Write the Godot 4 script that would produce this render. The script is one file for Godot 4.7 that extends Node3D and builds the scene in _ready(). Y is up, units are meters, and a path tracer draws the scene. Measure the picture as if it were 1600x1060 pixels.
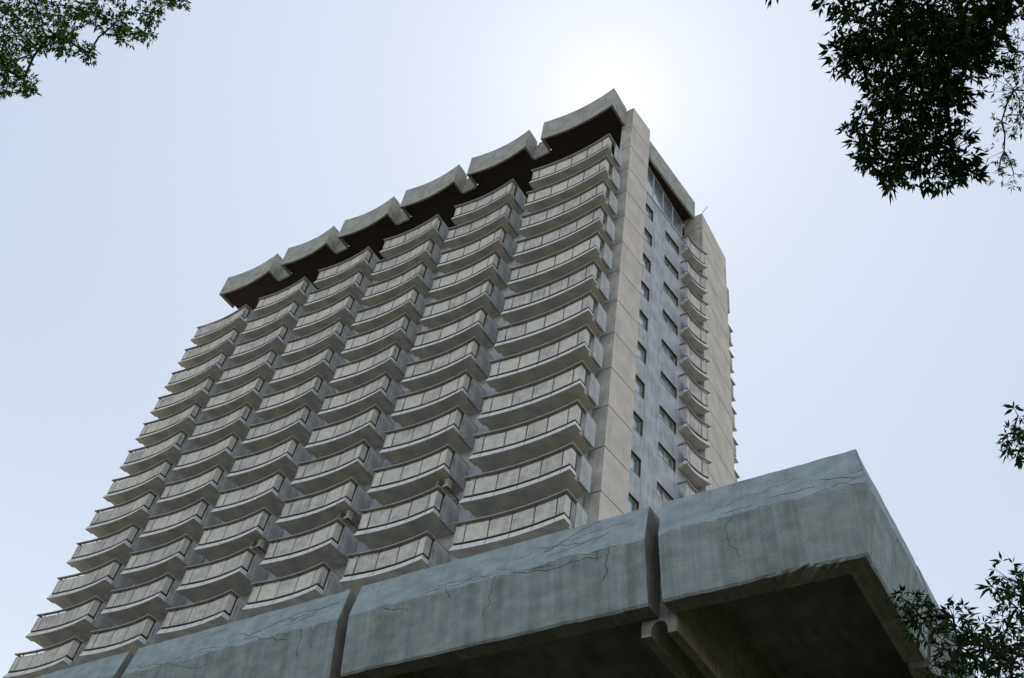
extends Node3D
# A concrete apartment tower seen from below, past the edge of a low podium, with the sun behind it.

const FLOOR := 3.0
const RAIL_TOP := 65.27        # height of the uppermost handrail
const FRONT := -30.5           # plane of the balcony fronts
const WALL := -32.56           # plane of the front wall
const ROWS := 12
const CORNER := Vector3(-20.7, 0, -33.0)   # front right corner of the tower
const END_TURN := 5.0          # the end wall opens by five degrees

var rng := RandomNumberGenerator.new()
var used := {}
var M := {}
var skew := 0.0                # how far the left end of a balcony stands back

const CROWN_NEAR := [
	[-0.29, 7.71, -2.97, 0.21, 26], [-0.10, 7.69, -3.04, 0.22, 30], [0.07, 7.38, -3.00, 0.23, 30], [0.23, 7.15, -2.95, 0.20, 30], [0.31, 6.88, -2.94, 0.13, 22], [-0.41, 7.27, -2.90, 0.11, 16], [-0.29, 7.26, -2.98, 0.17, 26], [-0.12, 6.89, -2.91, 0.19, 30], [0.04, 6.86, -2.98, 0.19, 30], [0.23, 7.65, -3.51, 0.19, 26], [-0.29, 7.37, -3.30, 0.15, 26], [-0.15, 6.95, -3.20, 0.18, 30], [0.01, 7.11, -3.33, 0.16, 26], [-0.34, 7.52, -3.68, 0.19, 28], [-0.19, 7.40, -3.73, 0.21, 34], [-0.49, 7.46, -3.50, 0.13, 16], [-0.06, 6.91, -3.56, 0.14, 26], [-0.42, 7.03, -3.53, 0.13, 22], [-0.50, 7.23, -3.55, 0.11, 12], [-0.40, 6.61, -3.39, 0.07, 10], [-0.25, 7.04, -3.65, 0.15, 22], [-0.05, 6.73, -3.61, 0.09, 9], [-0.15, 7.21, -3.98, 0.09, 6], [0.08, 6.94, -2.88, 0.23, 30], [-0.17, 7.53, -3.06, 0.21, 26], [0.19, 7.62, -3.30, 0.22, 26], [-0.22, 7.31, -2.48, 0.24, 26], [0.05, 7.86, -2.89, 0.31, 30], [0.34, 7.77, -3.01, 0.31, 30], [0.54, 6.93, -2.74, 0.23, 26], [0.45, 7.54, -3.09, 0.21, 24], [0.80, 6.86, -2.78, 0.34, 30], [0.90, 7.42, -2.77, 0.37, 30], [0.37, 7.49, -2.57, 0.37, 30], [0.02, 7.35, -2.32, 0.32, 26], [-0.65, 7.40, -2.43, 0.06, 2]]
const CROWN_HANGING := [
	[0.61, 9.66, -4.74, 0.24, 16], [0.46, 9.02, -4.67, 0.19, 14], [0.43, 8.75, -4.73, 0.15, 12], [0.26, 9.18, -5.28, 0.15, 6], [0.16, 8.85, -5.23, 0.13, 5], [0.27, 9.16, -5.51, 0.12, 4], [0.78, 9.05, -4.39, 0.33, 22], [0.70, 8.92, -4.80, 0.34, 22], [1.02, 9.46, -4.98, 0.42, 24], [0.77, 8.88, -5.24, 0.35, 20], [0.31, 9.11, -4.96, 0.10, 4], [1.10, 8.70, -4.88, 0.44, 24]]
const CROWN_OVERHEAD := [
	[-7.89, 10.94, -0.27, 0.23, 18], [-8.68, 12.18, -0.49, 0.24, 18], [-7.68, 11.24, -0.62, 0.20, 16], [-8.81, 11.88, -0.59, 0.22, 16], [-8.19, 11.40, -0.71, 0.21, 15], [-9.04, 11.91, -0.51, 0.25, 18], [-8.11, 11.52, -0.82, 0.20, 15], [-8.73, 12.11, -0.96, 0.12, 8], [-8.18, 11.76, -1.11, 0.13, 9], [-7.66, 11.56, -0.73, 0.19, 14], [-8.10, 12.22, -0.88, 0.14, 10], [-7.83, 12.28, -1.01, 0.17, 8], [-7.99, 12.18, -1.06, 0.15, 10], [-7.71, 11.92, -1.21, 0.15, 12], [-7.35, 11.70, -1.25, 0.14, 10], [-7.59, 12.36, -1.21, 0.17, 10], [-6.95, 11.78, -1.12, 0.14, 10], [-7.33, 12.63, -1.30, 0.14, 9], [-8.82, 11.42, -0.69, 0.22, 16], [-8.58, 11.06, -0.88, 0.15, 10], [-9.20, 11.41, -0.89, 0.12, 8], [-8.41, 10.81, -0.98, 0.08, 6], [-8.64, 11.05, -0.71, 0.18, 12], [-8.77, 11.81, -0.75, 0.12, 7], [-8.51, 11.17, -0.08, 0.41, 22], [-9.08, 11.37, -0.38, 0.43, 22], [-9.14, 11.07, -0.71, 0.25, 14], [-8.58, 12.28, -0.15, 0.44, 22], [-8.27, 12.62, -0.48, 0.44, 22], [-7.64, 12.53, -0.80, 0.34, 20], [-7.36, 12.85, -1.10, 0.29, 16], [-8.34, 10.83, 0.31, 0.56, 26], [-9.37, 11.09, -0.16, 0.60, 26], [-8.26, 12.34, 0.23, 0.69, 28], [-7.35, 12.12, -0.27, 0.57, 26]]
const CROWN_LOW := [
	[-1.15, 5.29, -5.42, 0.08, 9], [-1.11, 5.18, -5.41, 0.10, 12], [-1.14, 5.37, -5.85, 0.10, 9], [-1.15, 5.19, -5.19, 0.05, 4], [-0.93, 5.13, -5.38, 0.10, 9], [-0.82, 4.85, -5.10, 0.10, 9], [-0.95, 5.00, -5.48, 0.12, 12], [-0.84, 5.10, -5.69, 0.13, 14], [-0.75, 5.31, -5.93, 0.15, 16], [-0.64, 5.42, -5.86, 0.13, 14], [-0.58, 5.23, -5.27, 0.10, 9], [-0.72, 5.55, -5.84, 0.07, 5], [-0.51, 5.11, -5.19, 0.07, 7], [-0.90, 5.11, -5.90, 0.18, 18], [-0.69, 4.76, -5.36, 0.18, 20], [-0.99, 4.88, -5.53, 0.14, 14], [-1.04, 4.69, -5.24, 0.10, 10], [-0.26, 6.27, -5.15, 0.07, 4], [-0.32, 6.17, -5.20, 0.08, 6], [-0.28, 5.64, -4.74, 0.08, 8], [-0.22, 5.95, -4.99, 0.11, 10], [-0.44, 5.01, -5.35, 0.20, 20], [-0.54, 4.91, -5.68, 0.25, 22], [-0.38, 5.28, -5.53, 0.17, 16], [-0.28, 4.91, -5.24, 0.24, 22], [-0.89, 4.97, -6.03, 0.27, 22], [-0.09, 5.77, -4.83, 0.12, 12], [-0.31, 4.98, -5.60, 0.25, 20], [-0.13, 5.03, -5.11, 0.12, 8], [-0.07, 5.20, -4.92, 0.12, 8], [-0.05, 5.52, -4.92, 0.11, 8]]

# ---------------------------------------------------------------- helpers
func numbered(called: String) -> String:
	var n: int = used.get(called, 0)
	used[called] = n + 1
	return called if n == 0 else "%s_%03d" % [called, n]

func tag(o: Node, label: String, category: String, group := "") -> void:
	o.set_meta("label", label)
	o.set_meta("category", category)
	if group != "":
		o.set_meta("group", group)

func base(called: String, at := Vector3.ZERO) -> Node3D:
	var o := Node3D.new()
	o.name = numbered(called)
	o.position = at
	add_child(o)
	return o

func start() -> SurfaceTool:
	var st := SurfaceTool.new()
	st.begin(Mesh.PRIMITIVE_TRIANGLES)
	st.set_smooth_group(-1)
	return st

func done(sts: Array, mats: Array) -> ArrayMesh:
	var mesh := ArrayMesh.new()
	for i in sts.size():
		var st: SurfaceTool = sts[i]
		st.generate_normals()
		st.commit(mesh)
		mesh.surface_set_material(i, mats[i])
	return mesh

func inst(called: String, mesh: Mesh, parent: Node, at := Vector3.ZERO, mat: Material = null) -> MeshInstance3D:
	var o := MeshInstance3D.new()
	o.name = called
	o.mesh = mesh
	o.position = at
	if mat != null:
		o.material_override = mat
	parent.add_child(o, true)
	return o

func q(st: SurfaceTool, a: Vector3, b: Vector3, c: Vector3, d: Vector3) -> void:
	for v in [a, b, c, a, c, d]:
		st.add_vertex(v)

func hexa(st: SurfaceTool, p: Array) -> void:
	# eight corners: bottom ring 0-3 (anticlockwise from above), top ring 4-7
	q(st, p[0], p[1], p[2], p[3])
	q(st, p[7], p[6], p[5], p[4])
	for i in 4:
		var j := (i + 1) % 4
		q(st, p[i], p[i + 4], p[j + 4], p[j])

func box(st: SurfaceTool, a: Vector3, b: Vector3) -> void:
	hexa(st, [Vector3(a.x, a.y, b.z), Vector3(b.x, a.y, b.z), Vector3(b.x, a.y, a.z), Vector3(a.x, a.y, a.z),
		Vector3(a.x, b.y, b.z), Vector3(b.x, b.y, b.z), Vector3(b.x, b.y, a.z), Vector3(a.x, b.y, a.z)])

func boxmesh(a: Vector3, b: Vector3, mat: Material) -> ArrayMesh:
	var st := start()
	box(st, a, b)
	return done([st], [mat])

func tube(st: SurfaceTool, a: Vector3, b: Vector3, ra: float, rb: float, n := 6) -> void:
	var d := (b - a).normalized()
	var u := d.cross(Vector3.UP if absf(d.y) < 0.9 else Vector3.RIGHT).normalized()
	var w := d.cross(u)
	for i in n:
		var t0 := TAU * i / n
		var t1 := TAU * (i + 1) / n
		var e0 := u * cos(t0) + w * sin(t0)
		var e1 := u * cos(t1) + w * sin(t1)
		q(st, a + e0 * ra, b + e0 * rb, b + e1 * rb, a + e1 * ra)
	for i in range(1, n - 1):
		var f := func(k): return b + (u * cos(TAU * k / n) + w * sin(TAU * k / n)) * rb
		st.add_vertex(f.call(0)); st.add_vertex(f.call(i)); st.add_vertex(f.call(i + 1))

# ---------------------------------------------------------------- textures and materials
func noise_bytes(sz: int, freq: float, sd: int, oct := 4, stretch := 1) -> PackedByteArray:
	var n := FastNoiseLite.new()
	n.seed = sd
	n.noise_type = FastNoiseLite.TYPE_SIMPLEX_SMOOTH
	n.frequency = freq
	n.fractal_octaves = oct
	var im := n.get_seamless_image(sz, sz / stretch)
	im.convert(Image.FORMAT_L8)
	if stretch > 1:
		im.resize(sz, sz, Image.INTERPOLATE_CUBIC)
	return im.get_data()

func grime(sz: int, sd: int, blotch: float, streak: float, speck: float, tint := Vector3(0.0, 0.0, 0.0)) -> ImageTexture:
	# stained surface: soft patches, vertical runs of dirt and a fine grain
	var a := noise_bytes(sz, 0.008, sd, 5)
	var b := noise_bytes(sz, 0.035, sd + 1, 3, 16)
	var c := noise_bytes(sz, 0.22, sd + 2, 2)
	var e := noise_bytes(sz, 0.004, sd + 3, 3)
	var out := PackedByteArray()
	out.resize(sz * sz * 3)
	for i in sz * sz:
		var pa := a[i] / 255.0
		var runs := clampf((b[i] / 255.0 - 0.5) * 2.2, 0.0, 1.0) * clampf((e[i] / 255.0 - 0.3) * 2.0, 0.0, 1.0)
		var v := 0.93 - blotch * (1.0 - pa) - streak * runs + speck * (c[i] / 255.0 - 0.5)
		var w := (pa - 0.5)
		out[i * 3] = int(clampf(v + tint.x * w, 0.0, 1.0) * 255.0)
		out[i * 3 + 1] = int(clampf(v + tint.y * w, 0.0, 1.0) * 255.0)
		out[i * 3 + 2] = int(clampf(v + tint.z * w, 0.0, 1.0) * 255.0)
	var im := Image.create_from_data(sz, sz, false, Image.FORMAT_RGB8, out)
	im.generate_mipmaps()
	return ImageTexture.create_from_image(im)

func relief(sz: int, freq: float, sd: int, strength: float) -> ImageTexture:
	var im := Image.create_from_data(sz, sz, false, Image.FORMAT_L8, noise_bytes(sz, freq, sd, 4))
	im.convert(Image.FORMAT_RGBA8)
	im.bump_map_to_normal_map(strength)
	return ImageTexture.create_from_image(im)

func lin(r: float, g: float, b: float) -> Color:
	return Color(r, g, b).linear_to_srgb()

func surface(c: Color, tex: Texture2D = null, scale := 0.2, rough := 0.9, bump: Texture2D = null, bump_scale := 0.4) -> StandardMaterial3D:
	var m := StandardMaterial3D.new()
	m.albedo_color = c
	m.roughness = rough
	m.metallic_specular = 0.3
	if tex != null:
		m.albedo_texture = tex
		m.uv1_triplanar = true
		m.uv1_world_triplanar = true
		m.uv1_scale = Vector3.ONE * scale
		if bump != null:
			m.normal_enabled = true
			m.normal_texture = bump
			m.normal_scale = bump_scale
	return m

func fascia_texture(sd: int) -> Array:
	# weathered fascia panel: 1024 x 512 pixels, the upper third rendered over with mortar, hairline cracks, runs of dirt
	var w := 1024
	var h := 512
	var n1 := FastNoiseLite.new(); n1.seed = sd; n1.frequency = 0.012; n1.fractal_octaves = 5
	var n2 := FastNoiseLite.new(); n2.seed = sd + 7; n2.frequency = 0.2; n2.fractal_octaves = 2
	var n3 := FastNoiseLite.new(); n3.seed = sd + 9; n3.frequency = 0.02; n3.fractal_octaves = 4
	var r := RandomNumberGenerator.new()
	r.seed = sd
	var crack := PackedFloat32Array()
	crack.resize(w * h)
	var edge := PackedFloat32Array()
	edge.resize(w)
	for x in w:
		edge[x] = 205.0 + 22.0 * n3.get_noise_2d(x * 0.5, 300.0) + 5.0 * n3.get_noise_2d(x * 4.0, 900.0)
	var walks := []
	for k in 12:
		walks.append([r.randf() * w, edge[0] + r.randf_range(-120.0, 10.0), r.randf_range(-0.25, 0.25), r.randi_range(60, 320), r.randf_range(0.5, 1.0)])
	for k in 4:
		walks.append([r.randf() * w, 200.0 + r.randf_range(-10.0, 10.0), r.randf_range(1.2, 1.9), r.randi_range(60, 240), r.randf_range(0.35, 0.8)])
	for wk in walks:
		var px: float = wk[0]
		var py: float = wk[1]
		var ang: float = wk[2]
		for s in wk[3]:
			ang += r.randf_range(-0.28, 0.28)
			ang = lerpf(ang, wk[2], 0.08)
			px += cos(ang)
			py += sin(ang)
			var wide: float = 0.8 + 1.6 * absf(n3.get_noise_1d(s * 3.0 + sd))
			for dy in range(-2, 3):
				for dx in range(-1, 2):
					var xx := int(px) + dx
					var yy := int(py) + dy
					if xx >= 0 and xx < w and yy >= 0 and yy < h:
						var i := yy * w + xx
						crack[i] = maxf(crack[i], clampf(wide + 0.5 - Vector2(dx, dy).length() * 0.7, 0.0, 1.0) * wk[4])
	var out := PackedByteArray(); out.resize(w * h * 3)
	var hgt := PackedByteArray(); hgt.resize(w * h)
	for y in h:
		for x in w:
			var i := y * w + x
			var pa := n1.get_noise_2d(x, y)
			var fine := n2.get_noise_2d(x, y)
			var runs := clampf((0.7 * n3.get_noise_2d(x * 0.55, y * 0.05 + 50.0) + 0.5 * n3.get_noise_2d(x * 2.1 + 400.0, y * 0.06)) * 1.5, -0.6, 1.0)
			var above := 1.0 if y < edge[x] else 0.0
			var v := 0.74 + 0.09 * pa + 0.13 * fine - 0.085 * runs * (0.45 if above > 0.5 else 1.0) + 0.07 * above
			if absf(y - edge[x]) < 1.8 and n3.get_noise_2d(x * 1.5, 40.0) > -0.1:
				v -= 0.14
			var moss := clampf(n1.get_noise_2d(x * 0.7 + 900.0, y * 0.7) * 1.6 - 0.1, 0.0, 1.0) * (1.0 - above)
			v *= 1.0 - 0.42 * crack[i]
			out[i * 3] = int(clampf(v * (1.0 - 0.02 * above) + 0.015 * moss, 0.0, 1.0) * 255.0)
			out[i * 3 + 1] = int(clampf(v * 1.0 + 0.02 * moss, 0.0, 1.0) * 255.0)
			out[i * 3 + 2] = int(clampf(v * (1.0 + 0.01 * above) - 0.03 * moss, 0.0, 1.0) * 255.0)
			hgt[i] = int(clampf(0.5 + 0.10 * fine + 0.12 * pa + 0.10 * above - 0.4 * crack[i], 0.0, 1.0) * 255.0)
	var im := Image.create_from_data(w, h, false, Image.FORMAT_RGB8, out)
	var bm := Image.create_from_data(w, h, false, Image.FORMAT_L8, hgt)
	bm.convert(Image.FORMAT_RGBA8)
	bm.bump_map_to_normal_map(6.0)
	return [ImageTexture.create_from_image(im), ImageTexture.create_from_image(bm)]

func make_materials() -> void:
	var t_soft := grime(512, 11, 0.12, 0.06, 0.12, Vector3(0.02, 0.0, -0.04))
	var t_runs := grime(512, 23, 0.16, 0.26, 0.12, Vector3(0.02, 0.0, -0.05))
	var t_wall := grime(512, 37, 0.18, 0.16, 0.16)
	var t_soffit := grime(512, 41, 0.14, 0.0, 0.12, Vector3(0.04, 0.01, -0.05))
	var rough := relief(512, 0.16, 5, 5.0)
	M.panels = [
		surface(lin(0.80, 0.785, 0.72), t_soft, 0.31, 0.9, rough, 0.5),
		surface(lin(0.75, 0.74, 0.685), t_runs, 0.27, 0.9, rough, 0.5),
		surface(lin(0.84, 0.82, 0.75), t_soft, 0.43, 0.9, rough, 0.5),
		surface(lin(0.78, 0.77, 0.72), t_runs, 0.37, 0.9, rough, 0.5)]
	M.end_panel = surface(lin(0.66, 0.685, 0.70), t_runs, 0.33, 0.9, rough, 0.5)
	M.lip = surface(lin(0.88, 0.885, 0.87), t_soft, 0.35, 0.85, rough, 0.5)
	M.soffit = surface(lin(0.78, 0.77, 0.715), t_soffit, 0.23, 0.95, rough, 0.6)
	M.handrail = surface(lin(0.56, 0.55, 0.52), t_runs, 0.6, 0.8)
	M.rail_under = surface(lin(0.50, 0.47, 0.42), t_runs, 0.6, 0.85)
	M.top_rail = surface(lin(0.50, 0.485, 0.45), t_soft, 0.6, 0.8)
	M.iron = surface(lin(0.035, 0.03, 0.028), t_soft, 0.8, 0.6)
	M.plaster = surface(lin(0.68, 0.715, 0.775), t_wall, 0.17, 0.92, rough, 0.7)
	M.pier_concrete = surface(lin(0.70, 0.69, 0.64), t_wall, 0.21, 0.92, rough, 0.7)
	M.pier_paint = surface(lin(0.84, 0.77, 0.695), t_soft, 0.13, 0.92, rough, 0.4)
	M.joint = surface(lin(0.24, 0.23, 0.21))
	M.canopy = surface(lin(0.56, 0.57, 0.53), t_wall, 0.19, 0.9, rough, 0.6)
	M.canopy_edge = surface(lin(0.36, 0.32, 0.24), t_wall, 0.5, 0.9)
	M.shaded_soffit = surface(lin(0.055, 0.040, 0.032), t_soft, 0.5, 0.85)  # dark brown deepened towards black to stand in for shade under the canopies
	M.frame = surface(lin(0.62, 0.63, 0.62), t_soft, 0.9, 0.5)
	M.reveal = surface(lin(0.16, 0.13, 0.10), t_wall, 0.7, 0.9)
	M.curtain = surface(lin(0.80, 0.84, 0.88), t_soft, 0.9, 0.95)
	M.glass = StandardMaterial3D.new()
	M.glass.albedo_color = Color(0.75, 0.85, 0.9, 0.12)
	M.glass.transparency = BaseMaterial3D.TRANSPARENCY_ALPHA
	M.glass.roughness = 0.03
	M.glass.metallic_specular = 0.6
	M.blue = surface(lin(0.05, 0.14, 0.32), t_soft, 0.8, 0.6)
	M.machine = surface(lin(0.58, 0.55, 0.47), t_runs, 1.1, 0.5)
	M.podium_concrete = surface(lin(0.36, 0.35, 0.32), t_wall, 0.4, 0.95)
	M.beam = surface(lin(0.36, 0.33, 0.27), t_runs, 0.8, 0.95, rough, 0.8)
	M.beam_end = surface(lin(0.46, 0.47, 0.46), t_runs, 0.9, 0.95, rough, 0.8)
	M.added_asphalt = surface(lin(0.05, 0.05, 0.052), t_wall, 0.5, 0.95, rough, 0.8)
	M.paving = surface(lin(0.17, 0.165, 0.15), t_wall, 0.11, 0.95, rough, 0.5)
	M.fascia_back = surface(lin(0.36, 0.35, 0.32), t_wall, 0.6, 0.95, rough, 0.8)
	M.fascias = []
	for k in 3:
		var tx := fascia_texture(101 + 17 * k)
		var m := StandardMaterial3D.new()
		m.albedo_color = lin(0.51, 0.57, 0.595)
		m.albedo_texture = tx[0]
		m.normal_enabled = true
		m.normal_texture = tx[1]
		m.normal_scale = 0.7
		m.roughness = 0.93
		m.metallic_specular = 0.25
		M.fascias.append(m)
	M.added_grass = surface(lin(0.05, 0.065, 0.025), t_wall, 0.7, 0.95, rough, 1.0)
	M.bark = surface(lin(0.055, 0.045, 0.036), t_runs, 1.3, 0.95, rough, 1.0)
	M.leaf = StandardMaterial3D.new()
	M.leaf.vertex_color_use_as_albedo = true
	M.leaf.roughness = 0.8
	M.leaf.metallic_specular = 0.1
	M.leaf.backlight = Color(0.16, 0.24, 0.05)
	M.leaf.cull_mode = BaseMaterial3D.CULL_DISABLED

# ---------------------------------------------------------------- balconies
func sag_at(x: float, w: float, sag: float) -> float:
	var t := (x - w * 0.5) / (w * 0.5)
	return -sag * (1.0 - t * t) - skew * (1.0 - x / w)

func slab_mesh(w: float, depth: float, sag: float) -> ArrayMesh:
	# local frame: x along the front, y = 0 at the handrail, z outwards, z = 0 at the handrail's edge.
	# the thick lip runs along the front and a short way round the corners; behind that the slab stands in
	var lip := start()
	var face := start()
	var n := 16
	var top := []
	var bot := []
	for i in n + 3:
		var f := clampf((i - 1.0) / n, 0.0, 1.0)
		var x := lerpf(0.17, w - 0.17, f)
		var d := 0.0
		if i == 0:
			x = 0.02
			d = 0.10
		elif i == n + 2:
			x = w - 0.02
			d = -0.10
		var z := sag_at(x, w, sag)
		top.append(Vector3(x + d, -1.375, z - 0.14))
		bot.append(Vector3(x, -1.73, z - 0.03))
	var corner := minf(0.66, depth * 0.9)
	for i in n + 2:
		var dp := -depth
		if i == 0 or i == n + 1:
			dp = minf(-corner, bot[i].z - 0.1)
		q(lip, bot[i], bot[i + 1], top[i + 1], top[i])
		var tb := Vector3(top[i].x, -1.375, dp)
		var tc := Vector3(top[i + 1].x, -1.375, dp)
		var bb := Vector3(bot[i].x, -1.73, dp)
		var bc := Vector3(bot[i + 1].x, -1.73, dp)
		q(face, top[i], top[i + 1], tc, tb)
		q(face, bot[i + 1], bot[i], bb, bc)
		q(face, tb, tc, bc, bb)
	for e in [[0, 1], [n + 2, n + 1]]:
		var o: int = e[0]
		var k: int = e[1]
		var dp := minf(-corner, bot[o].z - 0.1)
		q(lip, bot[o], top[o], Vector3(top[o].x, -1.375, dp), Vector3(bot[o].x, -1.73, dp))
		q(face, Vector3(bot[k].x, -1.73, dp), Vector3(top[k].x, -1.375, dp), Vector3(top[k].x, -1.375, -depth), Vector3(bot[k].x, -1.73, -depth))
	return done([lip, face], [M.lip, M.soffit])

func panel_mesh(a: Vector3, b: Vector3, y0: float, y1: float, thick: float) -> ArrayMesh:
	# flat board whose outer face runs from a to b; rounded by a small bevel on the outer edges
	var d := (b - a).normalized()
	var o := Vector3(d.z, 0, -d.x) * -1.0
	if o.z < 0.0 and absf(d.x) > 0.3:
		o = -o
	var e := 0.012
	var st := start()
	var f := []
	var g := []
	var k := []
	for p in [[a, y0, 1.0, 1.0], [b, y0, -1.0, 1.0], [b, y1, -1.0, -1.0], [a, y1, 1.0, -1.0]]:
		var c: Vector3 = p[0]
		f.append(c + d * e * p[2] + Vector3(0, p[1] + e * p[3], 0))
		g.append(c + Vector3(0, p[1], 0) - o * e)
		k.append(c + Vector3(0, p[1], 0) - o * thick)
	q(st, f[0], f[1], f[2], f[3])
	q(st, k[3], k[2], k[1], k[0])
	for i in 4:
		var j := (i + 1) % 4
		q(st, f[i], g[i], g[j], f[j])
		q(st, g[i], k[i], k[j], g[j])
	return done([st], [M.panels[0]])

func rail_mesh(w: float, depth: float, sag: float, left_to: float, wd: float) -> ArrayMesh:
	# pale edge and top, underside a slightly darker copy with shade put into its colour
	var st := start()
	var un := start()
	var n := 16
	for i in n:
		var x0 := w * i / n
		var x1 := w * (i + 1) / n
		var a := Vector3(x0, -0.06, sag_at(x0, w, sag)); var b := Vector3(x1, -0.06, sag_at(x1, w, sag))
		var u := Vector3(0, 0.06, 0); var bk := Vector3(0, 0, -wd)
		q(st, a, b, b + u, a + u)
		q(st, a + u, b + u, b + u + bk, a + u + bk)
		q(un, a + bk, b + bk, b, a)
		q(un, a + bk + u, b + bk + u, b + bk, a + bk)
	for e in [[0.0, wd, left_to, -skew], [w, w - wd, depth, 0.0]]:
		var xo: float = e[0]
		var xi: float = e[1]
		var dp: float = e[2]
		var zs: float = e[3]
		if dp < wd - zs + 0.02:
			continue
		q(st, Vector3(xo, -0.06, zs), Vector3(xo, -0.06, -dp), Vector3(xo, 0, -dp), Vector3(xo, 0, zs))
		q(st, Vector3(xo, 0, zs - wd), Vector3(xo, 0, -dp), Vector3(xi, 0, -dp), Vector3(xi, 0, zs - wd))
		q(st, Vector3(xo, -0.06, -dp), Vector3(xi, -0.06, -dp), Vector3(xi, 0, -dp), Vector3(xo, 0, -dp))
		q(un, Vector3(xo, -0.06, zs - wd), Vector3(xo, -0.06, -dp), Vector3(xi, -0.06, -dp), Vector3(xi, -0.06, zs - wd))
		q(un, Vector3(xi, -0.06, zs - wd), Vector3(xi, -0.06, -dp), Vector3(xi, 0, -dp), Vector3(xi, 0, zs - wd))
	return done([st, un], [M.handrail, M.rail_under])

func bounds(w: float, units: int) -> Array:
	var u := w / units
	var xs := [0.195]
	for i in units:
		xs.append(u * (i + 0.5))
	xs.append(w - 0.195)
	return xs

func post_mesh(w: float, units: int, sag: float, depth: float) -> ArrayMesh:
	# the iron frame behind the panels: a foot bar along the slab with a post at every joint, joined to the rail
	var st := start()
	var xs := bounds(w, units)
	var n := 16
	for i in n:
		var x0 := lerpf(0.14, w - 0.14, float(i) / n)
		var x1 := lerpf(0.14, w - 0.14, float(i + 1) / n)
		var a := Vector3(x0, -1.37, sag_at(x0, w, sag) - 0.152)
		var b := Vector3(x1, -1.37, sag_at(x1, w, sag) - 0.152)
		var u := Vector3(0, 0.135, 0)
		var k := Vector3(0, 0, -0.08)
		hexa(st, [a, b, b + k, a + k, a + u, b + u, b + u + k, a + u + k])
	for xx in xs:
		var x := clampf(xx, 0.24, w - 0.24)
		var z: float = sag_at(x, w, sag) - 0.19
		box(st, Vector3(x - 0.025, -1.355, z - 0.05), Vector3(x + 0.025, -0.05, z))
		if x > 0.3 and x < w - 0.3:
			var f0 := Vector3(x, -1.365, z + 0.05)
			var f1 := Vector3(x, -1.67, z + 0.148)
			var e0 := Vector3(0.014, 0, 0)
			var e1 := Vector3(0, 0, -0.04)
			hexa(st, [f1 - e0, f1 + e0, f1 + e0 + e1, f1 - e0 + e1, f0 - e0, f0 + e0, f0 + e0 + e1, f0 - e0 + e1])
	for x in ([0.175, w - 0.175] if depth > 1.2 else []):
		var e := minf(0.66, depth * 0.9)
		box(st, Vector3(x - 0.03, -1.37, -e), Vector3(x + 0.03, -1.24, -0.24))
		box(st, Vector3(x - 0.03, -1.365, -e - 0.06), Vector3(x + 0.03, -0.05, -e))
	return done([st], [M.iron])

func make_kit(w: float, units: int, depth: float, sag: float, wide_gap := false) -> Dictionary:
	var kit := {"w": w, "depth": depth, "slab": slab_mesh(w, depth, sag), "rail": rail_mesh(w, depth - 0.01, sag, minf(depth, 1.0), 0.21 if depth > 1.2 else 0.12),
		"posts": post_mesh(w, units, sag, depth), "panels": [], "ends": []}
	var xs := bounds(w, units)
	for i in xs.size() - 1:
		var x0: float = xs[i] + (0.038 if i > 0 else 0.0)
		var x1: float = xs[i + 1] - (0.038 if i < xs.size() - 2 else 0.0)
		kit.panels.append(panel_mesh(Vector3(x0, 0, sag_at(x0, w, sag) - 0.13), Vector3(x1, 0, sag_at(x1, w, sag) - 0.13), -1.235, -0.21, 0.05))
	var r := minf(0.62, depth * 0.85)
	var st := start()
	box(st, Vector3(w - 0.19, -1.235, -r), Vector3(w - 0.135, -0.21, -0.142))
	kit.right = done([st], [M.panels[0]])
	st = start()
	box(st, Vector3(0.135, -1.235, minf(-r, -skew - 0.2)), Vector3(0.19, -0.21, -skew - 0.142))
	kit.left = done([st], [M.panels[0]])
	if depth > 1.2:
		var g := 0.98 if wide_gap else 0.74
		st = start()
		box(st, Vector3(w - 0.085, -1.77, -depth + 0.10), Vector3(w - 0.005, -0.085, -g))
		kit.fin = done([st], [M.end_panel])
		st = start()
		box(st, Vector3(0.02, -1.3, -depth + 0.10), Vector3(0.08, -0.28, -g))
		kit.fin_left = done([st], [M.end_panel])
	return kit

func add_balcony(kit: Dictionary, parent: Node3D, xf: Transform3D, top_one := false) -> MeshInstance3D:
	var b := inst("balcony", kit.slab, parent)
	b.transform = xf
	for p in kit.panels:
		var o := inst("panel", p, b, Vector3(0, rng.randf_range(-0.006, 0.006), rng.randf_range(-0.006, 0.006)), M.panels[rng.randi() % 4])
		o.rotation.x = rng.randf_range(-0.006, 0.006)
	inst("return_panel", kit.right, b, Vector3.ZERO, M.panels[rng.randi() % 4])
	inst("return_panel", kit.left, b, Vector3.ZERO, M.panels[rng.randi() % 4])
	if kit.has("fin"):
		inst("side_panel", kit.fin, b)
		inst("side_panel", kit.fin_left, b)
	var hr := inst("handrail", kit.rail, b)
	if top_one:
		hr.set_surface_override_material(0, M.top_rail)
		hr.set_surface_override_material(1, M.handrail)
	inst("post_frame", kit.posts, b)
	return b

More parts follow.
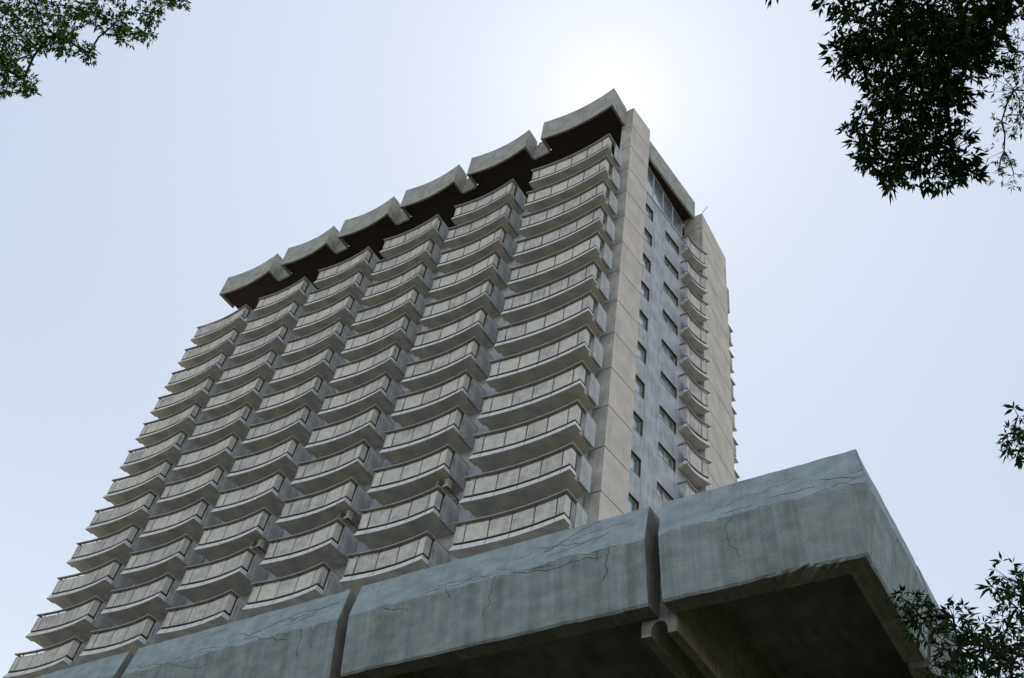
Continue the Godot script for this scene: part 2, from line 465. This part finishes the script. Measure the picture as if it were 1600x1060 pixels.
# ---------------------------------------------------------------- tower
func prism(st: SurfaceTool, pts: Array, y0: float, y1: float, only := -1, caps := true) -> void:
	for i in pts.size():
		if only >= 0 and i != only:
			continue
		var a: Vector2 = pts[i]
		var b: Vector2 = pts[(i + 1) % pts.size()]
		q(st, Vector3(a.x, y0, a.y), Vector3(b.x, y0, b.y), Vector3(b.x, y1, b.y), Vector3(a.x, y1, a.y))
	if caps:
		q(st, Vector3(pts[0].x, y1, pts[0].y), Vector3(pts[1].x, y1, pts[1].y), Vector3(pts[2].x, y1, pts[2].y), Vector3(pts[3].x, y1, pts[3].y))
		q(st, Vector3(pts[3].x, y0, pts[3].y), Vector3(pts[2].x, y0, pts[2].y), Vector3(pts[1].x, y0, pts[1].y), Vector3(pts[0].x, y0, pts[0].y))

func add_pier(parent: Node3D, pts: Array, joints_from: float, pitch: float, top: float) -> void:
	# footprint corners: front left, front right, back right, back left
	var c := Vector2.ZERO
	for p in pts:
		c += p / 4.0
	var inner := []
	for p in pts:
		inner.append(p + (c - p).normalized() * 0.07)
	var core := start()
	prism(core, inner, 0.0, top - 0.05)
	var pier := inst("pier", done([core], [M.joint]), parent)
	var y := joints_from
	while y > pitch:
		y -= pitch
	var y0 := 0.0
	while y0 < top - 0.3:
		var y1 := minf(y, top)
		if top - y1 < 0.4:
			y1 = top
		var a := start()
		var b := start()
		prism(a, pts, y0 + 0.035, y1 - 0.035, 0, true)
		prism(a, pts, y0 + 0.035, y1 - 0.035, 2, false)
		prism(a, pts, y0 + 0.035, y1 - 0.035, 3, false)
		prism(b, pts, y0 + 0.035, y1 - 0.035, 1, false)
		inst("panel", done([a, b], [M.pier_concrete, M.pier_paint]), pier)
		y0 = y1
		y += pitch

func canopy_mesh(w: float, sag: float, left_depth: float, right_depth: float) -> ArrayMesh:
	# scooped fascia, open below, with a lip along its lower edge; y = 0 at its top, z = 0 at its corners
	var st := start()
	var lip := start()
	var n := 18
	var t := 0.16
	var h := -2.6
	for i in n:
		var x0 := w * i / n
		var x1 := w * (i + 1) / n
		var z0 := sag_at(x0, w, sag)
		var z1 := sag_at(x1, w, sag)
		var a := Vector3(x0, h, z0); var b := Vector3(x1, h, z1)
		var u := Vector3(0, -h, 0); var k := Vector3(0, 0, -t)
		q(st, a, b, b + u, a + u)
		q(st, a + u, b + u, b + u + k, a + u + k)
		q(st, a + k + u, b + k + u, b + k, a + k)
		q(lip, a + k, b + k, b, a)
	for side in [[0.0, t, left_depth], [w, w - t, right_depth]]:
		var xo: float = side[0]
		var xi: float = side[1]
		var dp: float = side[2]
		q(st, Vector3(xo, h, 0), Vector3(xo, h, -dp), Vector3(xo, 0, -dp), Vector3(xo, 0, 0))
		q(st, Vector3(xi, h, -t), Vector3(xi, h, -dp), Vector3(xi, 0, -dp), Vector3(xi, 0, -t))
		q(st, Vector3(xo, 0, -t), Vector3(xo, 0, -dp), Vector3(xi, 0, -dp), Vector3(xi, 0, -t))
		q(st, Vector3(xo, h, -dp), Vector3(xi, h, -dp), Vector3(xi, 0, -dp), Vector3(xo, 0, -dp))
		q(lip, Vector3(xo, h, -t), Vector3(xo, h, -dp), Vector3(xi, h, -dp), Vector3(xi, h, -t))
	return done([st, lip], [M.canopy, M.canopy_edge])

func add_window(parent: Node3D, xf: Transform3D, w: float, h: float, panes: int) -> void:
	# local frame: x along the wall from the window's lower left corner, z outwards, wall face at z = 0
	var f := start()
	var fr := 0.06
	box(f, Vector3(0, 0, -0.23), Vector3(w, fr, -0.15))
	box(f, Vector3(0, h - fr, -0.23), Vector3(w, h, -0.15))
	for i in panes + 1:
		var x := (w - fr) * i / panes
		box(f, Vector3(x, fr, -0.23), Vector3(x + fr, h - fr, -0.15))
	var o := inst("window", done([f], [M.frame]), parent)
	o.transform = xf
	for i in panes:
		var x0 := (w - fr) * i / panes + fr
		var x1 := (w - fr) * (i + 1) / panes
		inst("pane", boxmesh(Vector3(x0, fr, -0.20), Vector3(x1, h - fr, -0.19), M.glass), o)
		var c0 := x0 + rng.randf_range(0.0, 0.15) * (x1 - x0)
		var c1 := x1 - (0.0 if rng.randf() < 0.65 else rng.randf_range(0.1, 0.5) * (x1 - x0))
		inst("curtain", boxmesh(Vector3(c0, fr + rng.randf_range(0.0, 0.1), -0.27), Vector3(c1, h - fr, -0.26), M.curtain), o)
	var s := start()
	box(s, Vector3(0.02, 0.0, -0.148), Vector3(w - 0.03, 0.02, 0.03))
	inst("sill", done([s], [M.frame]), o)
	var l := start()
	box(l, Vector3(0.0, h - 0.025, -0.148), Vector3(w, h - 0.001, 0.012))
	box(l, Vector3(w - 0.025, 0.0, -0.148), Vector3(w - 0.001, h - 0.026, 0.012))
	box(l, Vector3(0.001, 0.0, -0.148), Vector3(0.018, h - 0.026, 0.012))
	inst("lining", done([l], [M.reveal]), o)

func build_tower() -> void:
	var t := base("tower_block")
	tag(t, "tall weathered concrete apartment tower with rows of curved balconies and a scooped roof edge", "building")
	# walls
	var st := start()
	box(st, Vector3(-63.9, 0, -47.4), Vector3(-21.66, RAIL_TOP - 1.3, WALL))
	inst("wall", done([st], [M.plaster]), t)
	# the uppermost storey stands back behind a deep terrace
	inst("terrace_wall", boxmesh(Vector3(-62.9, RAIL_TOP - 1.3, -47.4), Vector3(-21.3, 71.4, -36.8), M.canopy), t)
	# columns of balconies: right end, width, panels
	var inner_kit := make_kit(5.45, 4, 2.08, 0.25)
	var first_kit := make_kit(6.2, 5, 2.08, 0.27)
	var last_kit := make_kit(6.65, 5, 2.08, 0.27, true)
	var cols := [[-57.15, first_kit], [-50.25, inner_kit], [-43.3, inner_kit], [-36.3, inner_kit], [-29.26, inner_kit], [-21.0, last_kit]]
	for c in cols:
		var kit: Dictionary = c[1]
		for r in ROWS:
			add_balcony(kit, t, Transform3D(Basis(), Vector3(c[0] - kit.w, RAIL_TOP - FLOOR * r, FRONT)), r == 0)
	# roof edge: one scooped canopy over each column, short recessed links between
	var cz := -30.9
	var ctop := 73.05
	var spans := [[-63.45, -57.0], [-55.6, -50.05], [-48.75, -43.15], [-41.8, -36.15], [-34.85, -29.15], [-27.75, -21.35]]
	for i in spans.size():
		var w: float = spans[i][1] - spans[i][0]
		var cp := inst("roof_canopy", canopy_mesh(w, 0.3, 1.9 if i == 0 else 1.3, 2.08 if i == 5 else 1.3), t, Vector3(spans[i][0], ctop, cz))
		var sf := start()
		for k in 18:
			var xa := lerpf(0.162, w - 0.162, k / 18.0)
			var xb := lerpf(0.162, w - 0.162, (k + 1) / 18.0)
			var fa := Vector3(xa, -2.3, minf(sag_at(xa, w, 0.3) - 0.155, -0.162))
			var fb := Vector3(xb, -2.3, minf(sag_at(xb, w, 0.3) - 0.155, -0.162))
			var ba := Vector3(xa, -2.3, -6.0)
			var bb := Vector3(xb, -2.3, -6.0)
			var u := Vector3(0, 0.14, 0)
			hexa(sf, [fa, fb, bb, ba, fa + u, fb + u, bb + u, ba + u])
		inst("soffit", done([sf], [M.shaded_soffit]), cp)
		if i < 5:
			var g: float = spans[i + 1][0] - spans[i][1]
			var lk := start()
			box(lk, Vector3(w + 0.002, -2.6, -1.45), Vector3(w + g - 0.002, -0.55, -1.302))
			inst("link_panel", done([lk], [M.canopy]), cp)
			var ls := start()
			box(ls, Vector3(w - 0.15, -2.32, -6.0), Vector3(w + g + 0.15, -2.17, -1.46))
			inst("soffit", done([ls], [M.shaded_soffit]), cp)
			if i >= 2:
				inst("flashing", boxmesh(Vector3(w + 0.1, -0.55, -1.44), Vector3(w + g - 0.1, -0.2, -1.36), M.blue), cp)
	var roof := start()
	box(roof, Vector3(-63.9, 71.4, -47.4), Vector3(-21.3, 71.9, -36.0))
	inst("roof", done([roof], [M.canopy]), t)
	# front pier at the corner
	var a := deg_to_rad(END_TURN)
	var along := Vector2(sin(a), -cos(a))
	var p0 := Vector2(CORNER.x, CORNER.z)
	add_pier(t, [Vector2(-21.62, -32.98), p0 + Vector2(0, 0.02), p0 + along * 2.38, Vector2(-21.62, p0.y - 2.36)], 33.97, FLOOR, 72.73)
	# end wall, in a frame turned with it
	var xf := Transform3D(Basis(Vector3.UP, PI / 2 - a), CORNER)
	var wl := start()
	var face := -0.10
	var sill := 64.1
	for s in [[2.38, 2.46], [3.52, 5.18], [7.08, 9.75]]:
		box(wl, Vector3(s[0], 0, face - 0.42), Vector3(s[1], sill, face))
	for col in [[2.46, 3.52, 35.8, 1.35, 10], [5.18, 7.08, 38.56, 1.0, 9]]:
		var low := 0.0
		for k in col[4]:
			var head: float = col[2] + FLOOR * k
			box(wl, Vector3(col[0], low, face - 0.42), Vector3(col[1], head - col[3], face))
			low = head
			add_window(t, xf * Transform3D(Basis(), Vector3(col[0], head - col[3], face)), col[1] - col[0], col[3], 1 if col[1] - col[0] < 1.5 else 2)
		box(wl, Vector3(col[0], low, face - 0.42), Vector3(col[1], sill, face))
	var ew := inst("end_wall", done([wl], [M.plaster]), t)
	ew.transform = xf
	# ribbon of glass under the end canopy
	var rb := start()
	for z in 5:
		box(rb, Vector3(-20.98, 62.6, -35.5 - z * 1.62 - 0.05), Vector3(-20.9, 68.9, -35.5 - z * 1.62 + 0.05))
	for y in [62.6, 68.85]:
		box(rb, Vector3(-20.975, y, -42.0), Vector3(-20.905, y + 0.09, -35.45))
	var ribbon := inst("ribbon_window", done([rb], [M.frame]), t)
	for z in 4:
		for r in [[62.69, 68.85]]:
			inst("pane", boxmesh(Vector3(-20.945, r[0], -35.55 - (z + 1) * 1.62 + 0.1), Vector3(-20.935, r[1], -35.55 - z * 1.62), M.glass), ribbon)
	var sl := start()
	box(sl, Vector3(2.38, sill, -0.5), Vector3(9.6, sill + 0.12, -0.02))
	var sill_o := inst("sill", done([sl], [M.frame]), t)
	sill_o.transform = xf
	# end canopy
	var ec := start()
	box(ec, Vector3(2.36, 68.87, -0.16), Vector3(9.25, 71.2, 0.0))
	box(ec, Vector3(9.09, 68.87, -1.4), Vector3(9.25, 71.2, -0.162))
	var eo := inst("end_canopy", done([ec], [M.canopy]), t)
	eo.transform = xf
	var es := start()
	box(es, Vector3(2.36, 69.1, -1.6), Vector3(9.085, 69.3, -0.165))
	inst("soffit", done([es], [M.shaded_soffit]), eo)
	# end balconies
	skew = 0.3
	var end_kit := make_kit(2.35, 2, 1.07, 0.2)
	skew = 0.0
	for k in 9:
		add_balcony(end_kit, t, xf * Transform3D(Basis(), Vector3(7.2, 63.9 - FLOOR * k, 0.95)))
	# rear pier and the rear balconies beyond it
	var r0 := Vector2(-19.45, -42.6)
	var back := Vector2(sin(deg_to_rad(-2.3)), -cos(deg_to_rad(-2.3)))
	add_pier(t, [Vector2(-21.0, -42.6), r0, r0 + back * 4.95, Vector2(-21.2, r0.y - 4.95)], 42.9, 2.78, 69.9)
	for k in 8:
		add_balcony(inner_kit, t, Transform3D(Basis(Vector3.UP, PI), Vector3(-19.95, 62.4 - FLOOR * k, -49.2)))
	inst("parapet", boxmesh(Vector3(-26, 63.5, -48.2), Vector3(-19.75, 66.4, -47.62), M.canopy), t)
	# aerial on the rear pier
	var an := start()
	tube(an, Vector3(-19.75, 69.85, -42.8), Vector3(-18.95, 70.55, -42.6), 0.03, 0.02, 5)
	tube(an, Vector3(-19.75, 69.8, -42.8), Vector3(-19.75, 70.0, -42.8), 0.05, 0.05, 6)
	inst("aerial", done([an], [M.iron]), t)

func build_air_conditioners() -> void:
	for x in [-29.26, -36.3, -43.3]:
		var o := base("air_conditioner", Vector3(x - 0.55, 35.9, -31.3))
		var c := start()
		box(c, Vector3(-0.42, 0, -0.3), Vector3(0.42, 0.58, 0.0))
		inst("casing", done([c], [M.machine]), o)
		var g := start()
		for k in 4:
			var r := 0.06 + 0.055 * k
			for i in 20:
				var t0 := TAU * i / 20.0
				var t1 := TAU * (i + 1) / 20.0
				var d0 := Vector3(cos(t0), sin(t0), 0); var d1 := Vector3(cos(t1), sin(t1), 0)
				var m := Vector3(-0.08, 0.29, 0.012)
				q(g, m + d0 * r, m + d1 * r, m + d1 * (r + 0.03), m + d0 * (r + 0.03))
		box(g, Vector3(-0.33, 0.28, 0.003), Vector3(0.17, 0.3, 0.02))
		box(g, Vector3(-0.09, 0.04, 0.003), Vector3(-0.07, 0.54, 0.02))
		inst("fan_grille", done([g], [M.iron]), o)
		var b := start()
		for s in [-0.3, 0.3]:
			box(b, Vector3(s - 0.02, -0.03, -1.24), Vector3(s + 0.02, -0.002, 0.02))
			box(b, Vector3(s - 0.02, -0.35, -1.24), Vector3(s + 0.02, -0.031, -1.2))
		box(b, Vector3(-0.3, -0.06, -1.19), Vector3(0.3, -0.031, -1.15))
		inst("bracket", done([b], [M.iron]), o)
		tag(o, "off-white air conditioner box hung under the outer end of a tower balcony", "air conditioner", "air conditioners under the tower balconies")

# ---------------------------------------------------------------- podium
func fascia_panel(x0: float, x1: float, sd: int, cap0: float, cap1: float) -> ArrayMesh:
	# local frame: x along the panel, z outwards; section leans out to a ridge and back in above it.
	# cap0 / cap1: extra length at the ridge of a mitred end (0 = square end)
	var r := RandomNumberGenerator.new()
	r.seed = sd
	var nz := FastNoiseLite.new()
	nz.seed = sd
	nz.frequency = 1.1
	nz.fractal_octaves = 4
	var st := SurfaceTool.new(); st.begin(Mesh.PRIMITIVE_TRIANGLES); st.set_smooth_group(-1)
	var bk := start()
	var n := int((x1 - x0) / 0.07)
	var len := x1 - x0
	# outer section: out, height, texture v
	var sec := [[-0.03, 9.265, 1.0], [0.0, 9.30, 0.985], [0.168, 10.21, 0.42], [0.17, 10.24, 0.40], [0.165, 10.27, 0.38], [0.075, 10.86, 0.02], [0.05, 10.885, 0.0]]
	var chips := []
	for k in 3:
		chips.append([r.randf_range(x0, x1), r.randf_range(0.12, 0.4), r.randf_range(0.02, 0.055)])
	if sd == 40:
		chips.append([-3.35, 0.55, 0.06])
	var pt := func(i: int, j: int) -> Vector3:
		var f := float(i) / n
		var o: float = sec[j][0]
		var y: float = sec[j][1]
		var x := lerpf(x0 - cap0 * o, x1 + cap1 * o, f)
		var wob := nz.get_noise_2d(x * 1.3, y * 2.0) * 0.010
		if j <= 1:
			var bite := 0.0
			for c in chips:
				bite = maxf(bite, c[2] * clampf(1.2 - absf(x - c[0]) / c[1], 0.0, 1.0) * (0.7 + 0.9 * nz.get_noise_2d(x * 9.0, 4.0)))
			y += bite + 0.007 * nz.get_noise_2d(x * 7.0, 9.0)
			o -= bite * 0.5
		if j >= 5:
			y += 0.008 * nz.get_noise_2d(x * 5.0, 77.0)
		return Vector3(x, y, o + wob)
	var du := 5.5
	for i in n:
		for j in sec.size() - 1:
			var vs := [pt.call(i, j), pt.call(i + 1, j), pt.call(i + 1, j + 1), pt.call(i, j + 1)]
			var uv := [Vector2((vs[0].x - x0) / du, sec[j][2]), Vector2((vs[1].x - x0) / du, sec[j][2]), Vector2((vs[2].x - x0) / du, sec[j + 1][2]), Vector2((vs[3].x - x0) / du, sec[j + 1][2])]
			for k in [0, 1, 2, 0, 2, 3]:
				st.set_uv(uv[k])
				st.add_vertex(vs[k])
		var a: Vector3 = pt.call(i, 0)
		var b: Vector3 = pt.call(i + 1, 0)
		var at: Vector3 = pt.call(i, sec.size() - 1)
		var bt: Vector3 = pt.call(i + 1, sec.size() - 1)
		var zi := -0.30
		var xa := lerpf(x0 - cap0 * zi, x1 + cap1 * zi, float(i) / n)
		var xb := lerpf(x0 - cap0 * zi, x1 + cap1 * zi, float(i + 1) / n)
		q(bk, Vector3(xa, 9.27, zi), Vector3(xb, 9.27, zi), b, a)
		q(bk, at, bt, Vector3(xb, 10.86, zi), Vector3(xa, 10.86, zi))
		q(bk, Vector3(xa, 9.27, zi), Vector3(xa, 10.86, zi), Vector3(xb, 10.86, zi), Vector3(xb, 9.27, zi))
	for e in [0, n]:
		if (e == 0 and cap0 > 0.0) or (e == n and cap1 > 0.0):
			continue
		for j in sec.size() - 1:
			var a: Vector3 = pt.call(e, j)
			var b: Vector3 = pt.call(e, j + 1)
			q(bk, a, b, Vector3(b.x, b.y, -0.3), Vector3(a.x, a.y, -0.3))
	st.generate_normals()
	st.generate_tangents()
	bk.generate_normals()
	var mesh := ArrayMesh.new()
	st.commit(mesh)
	bk.commit(mesh)
	mesh.surface_set_material(0, M.fascias[sd % 3])
	mesh.surface_set_material(1, M.fascia_back)
	return mesh

func build_podium() -> void:
	var t := base("podium_building")
	tag(t, "low weathered grey concrete podium with a cracked overhanging fascia in front of the tower", "building")
	var z := -10.10
	var xc := -2.54
	var seams := [[-5.25, xc, 0.0, 1.0], [-10.80, -5.46, 0.0, 0.0], [-16.32, -11.03, 0.0, 0.0], [-21.85, -16.58, 0.0, 0.0], [-27.4, -22.1, 0.0, 0.0], [-33.0, -27.65, 0.0, 0.0], [-38.6, -33.25, 0.0, 0.0]]
	for i in seams.size():
		var s: Array = seams[i]
		inst("fascia_panel", fascia_panel(s[0], s[1], 40 + i, s[2], s[3]), t, Vector3(0, 0, z))
	# return along the end: local x runs away from the street
	var sides := [[0.0, 2.42, 1.0, 0.0], [2.62, 7.6, 0.0, 0.0], [7.82, 13.0, 0.0, 0.0], [13.2, 18.4, 0.0, 0.0]]
	for i in sides.size():
		var s: Array = sides[i]
		var o := inst("fascia_panel", fascia_panel(s[0], s[1], 61 + i, s[2], s[3]), t)
		o.transform = Transform3D(Basis(Vector3.UP, PI / 2 + deg_to_rad(1.2)), Vector3(xc, 0, z))
	# roof deck and ceiling
	inst("roof", boxmesh(Vector3(-38.6, 10.55, -28.8), Vector3(xc - 0.34, 10.8, z - 0.31), M.podium_concrete), t)
	inst("ceiling", boxmesh(Vector3(-38.6, 10.30, -28.8), Vector3(xc - 0.34, 10.545, z - 0.75), M.podium_concrete), t)
	# an edge beam behind the joints, and a cross beam with an arched groove under every joint
	for x in [-5.46, -11.02, -16.55, -22.08, -27.63, -33.2]:
		var st := start()
		var en := start()
		var zf := z - 0.345
		var zb := -14.59
		var prof := [Vector2(-0.262, 10.29), Vector2(-0.262, 9.03), Vector2(-0.125, 9.03)]
		for k in 9:
			var th := PI - PI * k / 8.0
			prof.append(Vector2(0.122 * cos(th), 9.11 + 0.122 * sin(th) * 1.05))
		prof.append_array([Vector2(0.125, 9.03), Vector2(0.262, 9.03), Vector2(0.262, 10.29)])
		for k in prof.size() - 1:
			var p: Vector2 = prof[k]
			var p2: Vector2 = prof[k + 1]
			q(st, Vector3(x + p.x, p.y, zf), Vector3(x + p2.x, p2.y, zf), Vector3(x + p2.x, p2.y, zb), Vector3(x + p.x, p.y, zb))
			# end face, fanned up to the top edge
			q(en, Vector3(x + p.x, p.y, zf), Vector3(x + p2.x, p2.y, zf), Vector3(x + p2.x, 10.29, zf), Vector3(x + p.x, 10.29, zf))
		inst("beam", done([st, en], [M.beam, M.beam_end]), t)
	# columns and the dark recessed ground floor
	for x in [-5.46, -16.55, -27.63]:
		inst("column", boxmesh(Vector3(x - 0.3, 0, -14.5), Vector3(x + 0.3, 9.02, -13.9), M.fascia_back), t)
	inst("wall", boxmesh(Vector3(-38.6, 0, -28.9), Vector3(xc - 0.4, 10.29, -14.6), M.podium_concrete), t)

# ---------------------------------------------------------------- trees
func tuft(st: SurfaceTool, at: Vector3, dir: Vector3, size: float, g: RandomNumberGenerator, col: Color, wide: float) -> void:
	# a fan of pointed leaflets hanging from the end of a twig
	var u := dir.cross(Vector3(g.randf_range(-1, 1), g.randf_range(-1, 1), g.randf_range(-1, 1))).normalized()
	var n := g.randi_range(4, 6)
	for i in n:
		var ang := (float(i) / (n - 1) - 0.5) * g.randf_range(2.2, 3.2)
		var d := (dir * cos(ang) + u * sin(ang) + Vector3(0, -0.25, 0) + Vector3(g.randf_range(-0.3, 0.3), g.randf_range(-0.3, 0.3), g.randf_range(-0.3, 0.3))).normalized()
		var l := size * g.randf_range(0.7, 1.15) * (1.0 - 0.25 * absf(ang) / 1.6)
		var side := d.cross(Vector3(g.randf_range(-1, 1), g.randf_range(0.2, 1), g.randf_range(-1, 1))).normalized() * l * g.randf_range(0.09, 0.14) * wide
		var up := side.cross(d).normalized() * l * 0.07
		var c := col * g.randf_range(0.7, 1.25)
		c.a = 1.0
		var b0 := at + d * l * 0.06
		var m1 := at + d * l * 0.42 - up
		var tip := at + d * l - Vector3(0, l * 0.06, 0)
		for tri in [[b0, m1 + side + up, m1], [m1, m1 + side + up, tip], [b0, m1, m1 - side + up], [m1, tip, m1 - side + up]]:
			for v in tri:
				st.set_color(c)
				st.add_vertex(v)

func make_tree(called: String, label: String, foot: Vector3, fork: Vector3, clusters: Array, size: float, dense: float, col: Color, sd: int, lean_in: Vector3, group: String, wide: float, tight: float) -> void:
	var g := RandomNumberGenerator.new()
	g.seed = sd
	var o := base(called, foot)
	tag(o, label, "tree", group)
	# branch skeleton: every cluster hangs on the nearest point already reached
	var nodes := [fork, lean_in]
	var parent := [-1, 0]
	var carried := [1, 1]
	var todo := clusters.duplicate()
	while todo.size() > 0:
		var best := 1e9
		var bi := 0
		var bn := 0
		for i in todo.size():
			var p := Vector3(todo[i][0], todo[i][1], todo[i][2])
			for k in nodes.size():
				if k == 0:
					continue
				var d := p.distance_to(nodes[k]) + 0.12 * (nodes[k] as Vector3).distance_to(lean_in)
				if d < best:
					best = d; bi = i; bn = k
		var c: Array = todo.pop_at(bi)
		nodes.append(Vector3(c[0], c[1], c[2]))
		parent.append(bn)
		carried.append(1)
		var k2 := bn
		while k2 >= 0:
			carried[k2] += 1
			k2 = parent[k2]
	var br := start()
	for i in range(1, nodes.size()):
		var a: Vector3 = nodes[parent[i]] - foot
		var b: Vector3 = nodes[i] - foot
		var ra := 0.0028 * sqrt(float(carried[i])) + 0.002
		var mid := (a + b) * 0.5 + Vector3(g.randf_range(-1, 1), g.randf_range(0, 1), g.randf_range(-1, 1)) * a.distance_to(b) * 0.08
		if i == 1:
			tube(br, a, b, 0.075, 0.03, 8)
			continue
		tube(br, a, mid, ra * 1.15, ra, 6)
		tube(br, mid, b, ra, ra * 0.75, 6)
	var tr := start()
	var top := fork - foot
	var last := Vector3(0, -0.1, 0)
	var rr := 0.24
	for k in 6:
		var f := (k + 1) / 6.0
		var p := top * f + Vector3(sin(f * 5.0) * 0.08, 0, cos(f * 4.0) * 0.08) * (1.0 - f)
		var r2 := lerpf(0.2, 0.07, f)
		tube(tr, last, p, rr, r2, 10)
		last = p
		rr = r2
	inst("trunk", done([tr], [M.bark]), o)
	var lf := start()
	for c in clusters:
		var ctr := Vector3(c[0], c[1], c[2]) - foot
		var rad: float = c[3] * tight
		for k in int(c[4] * dense):
			var d := Vector3(g.randfn(), g.randfn(), g.randfn()).normalized()
			var p := ctr + d * rad * pow(g.randf(), 0.45) * 1.05
			var way := (d + Vector3(0, -0.35, 0) + Vector3(g.randf_range(-0.5, 0.5), g.randf_range(-0.5, 0.5), g.randf_range(-0.5, 0.5))).normalized()
			tuft(lf, p, way, size * g.randf_range(0.75, 1.15), g, col, wide)
			if k % 3 == 0:
				tube(br, ctr + (p - ctr) * 0.05, p, 0.0028, 0.0016, 4)
	inst("branches", done([br], [M.bark]), o)
	inst("crown", done([lf], [M.leaf]), o)

# ---------------------------------------------------------------- sky
func sky_texture(sun: Vector3) -> ImageTexture:
	var w := 1024
	var h := 512
	var im := Image.create(w, h, false, Image.FORMAT_RGBF)
	for y in h:
		var el := PI * (0.5 - (y + 0.5) / h)
		for x in w:
			var az := TAU * (x + 0.5) / w
			var d := Vector3(sin(az) * cos(el), sin(el), -cos(az) * cos(el))
			var gamma := rad_to_deg(acos(clampf(d.dot(sun), -1.0, 1.0)))
			var k := pow(1.0 - clampf(d.y, 0.0, 1.0), 3.5)
			var c := Vector3(0.305, 0.365, 0.465).lerp(Vector3(0.98, 1.0, 0.98), k)
			c += Vector3(0.25, 0.21, 0.165) * exp(-gamma / 22.0)
			c += Vector3(0.10, 0.095, 0.085) * exp(-pow(gamma / 4.0, 1.2))
			if d.y < 0.0:
				c = c.lerp(Vector3(0.20, 0.19, 0.16), clampf(-d.y * 12.0, 0.0, 1.0))
			im.set_pixel(x, y, Color(c.x, c.y, c.z))
	return ImageTexture.create_from_image(im)

func _ready() -> void:
	rng.seed = 20240
	# camera: hand-held, tilted up at the tower and rolled
	var cam := Camera3D.new()
	cam.name = "camera"
	cam.fov = 37.4
	cam.near = 0.1
	cam.far = 1500.0
	cam.transform = Transform3D(Basis(Vector3(0.83758, 0.13219, -0.53008), Vector3(0.32323, 0.66234, 0.67589), Vector3(0.44044, -0.73745, 0.51204)).orthonormalized(), Vector3(0, 1.6, 0))
	add_child(cam)
	cam.current = true
	# the sun stands just behind the upper corner of the tower
	var sun_dir := Vector3(-0.2712, 0.8801, -0.3898).normalized()
	var we := WorldEnvironment.new()
	we.name = "world_environment"
	var env := Environment.new()
	env.background_mode = Environment.BG_SKY
	var sky := Sky.new()
	var pm := PanoramaSkyMaterial.new()
	pm.panorama = sky_texture(sun_dir)
	sky.sky_material = pm
	env.sky = sky
	env.tonemap_mode = Environment.TONE_MAPPER_LINEAR
	env.tonemap_exposure = 1.66
	env.sdfgi_enabled = true
	env.ssao_enabled = true
	env.ssil_enabled = true
	we.environment = env
	add_child(we)
	var sun := DirectionalLight3D.new()
	sun.name = "sun"
	sun.light_energy = 1.6
	sun.light_color = Color(1.0, 0.95, 0.87)
	sun.light_angular_distance = 0.53
	sun.shadow_enabled = true
	sun.transform = Transform3D(Basis.looking_at(-sun_dir, Vector3.UP), Vector3(0, 90, 0))
	add_child(sun)

	make_materials()
	var ground := inst("ground", boxmesh(Vector3(-600, -0.5, -600), Vector3(600, 0, 600), M.paving), self)
	ground.set_meta("kind", "structure")
	var added_drive := inst("added_driveway", boxmesh(Vector3(-70, 0.0, -29.5), Vector3(6, 0.06, -9.4), M.added_asphalt), self)  # added unseen dark sheet, keeps bounced light off the podium ceiling
	added_drive.set_meta("kind", "structure")
	var added_lawn := inst("added_lawn", boxmesh(Vector3(-90, 0.0, -9.4), Vector3(80, 0.08, 26), M.added_grass), self)  # added out of view, dark ground to cut bounce onto the undersides
	added_lawn.set_meta("kind", "structure")
	var added_side_lawn := inst("added_lawn", boxmesh(Vector3(6, 0.0, -60), Vector3(80, 0.08, -9.4), M.added_grass), self)  # second added sheet, cuts bounce from the sunlit ground at the right
	added_side_lawn.set_meta("kind", "structure")
	build_tower()
	build_podium()
	build_air_conditioners()
	make_tree("tree", "dark broadleaf tree with dense star-shaped leaf tufts hanging over the open sky beside the tower", Vector3(3.6, 0, -1.0), Vector3(2.4, 5.6, -1.9), CROWN_NEAR, 0.078, 2.9, Color(0.028, 0.05, 0.018), 71, Vector3(0.6, 7.2, -2.6), "trees around the podium", 1.35, 1.0)
	make_tree("tree", "loose pale green tree with thin hanging twigs and small sparse leaves", Vector3(6.2, 0, -6.0), Vector3(4.2, 7.2, -5.4), CROWN_HANGING, 0.06, 3.2, Color(0.06, 0.10, 0.03), 72, Vector3(1.6, 9.6, -4.6), "trees around the podium", 1.0, 1.0)
	make_tree("tree", "leafy tree with slender pointed leaves growing in front of the podium's end", Vector3(3.4, 0, -6.2), Vector3(2.2, 3.6, -5.9), CROWN_LOW, 0.078, 2.2, Color(0.03, 0.052, 0.02), 73, Vector3(0.8, 4.6, -5.6), "trees around the podium", 1.1, 1.0)
	make_tree("tree", "airy green tree with small bright leaf tufts on long branches against open sky", Vector3(-11.5, 0, 5.5), Vector3(-11.0, 9.0, 4.0), CROWN_OVERHEAD, 0.08, 4.6, Color(0.085, 0.14, 0.04), 74, Vector3(-9.2, 11.6, 1.2), "trees around the podium", 1.35, 0.85)
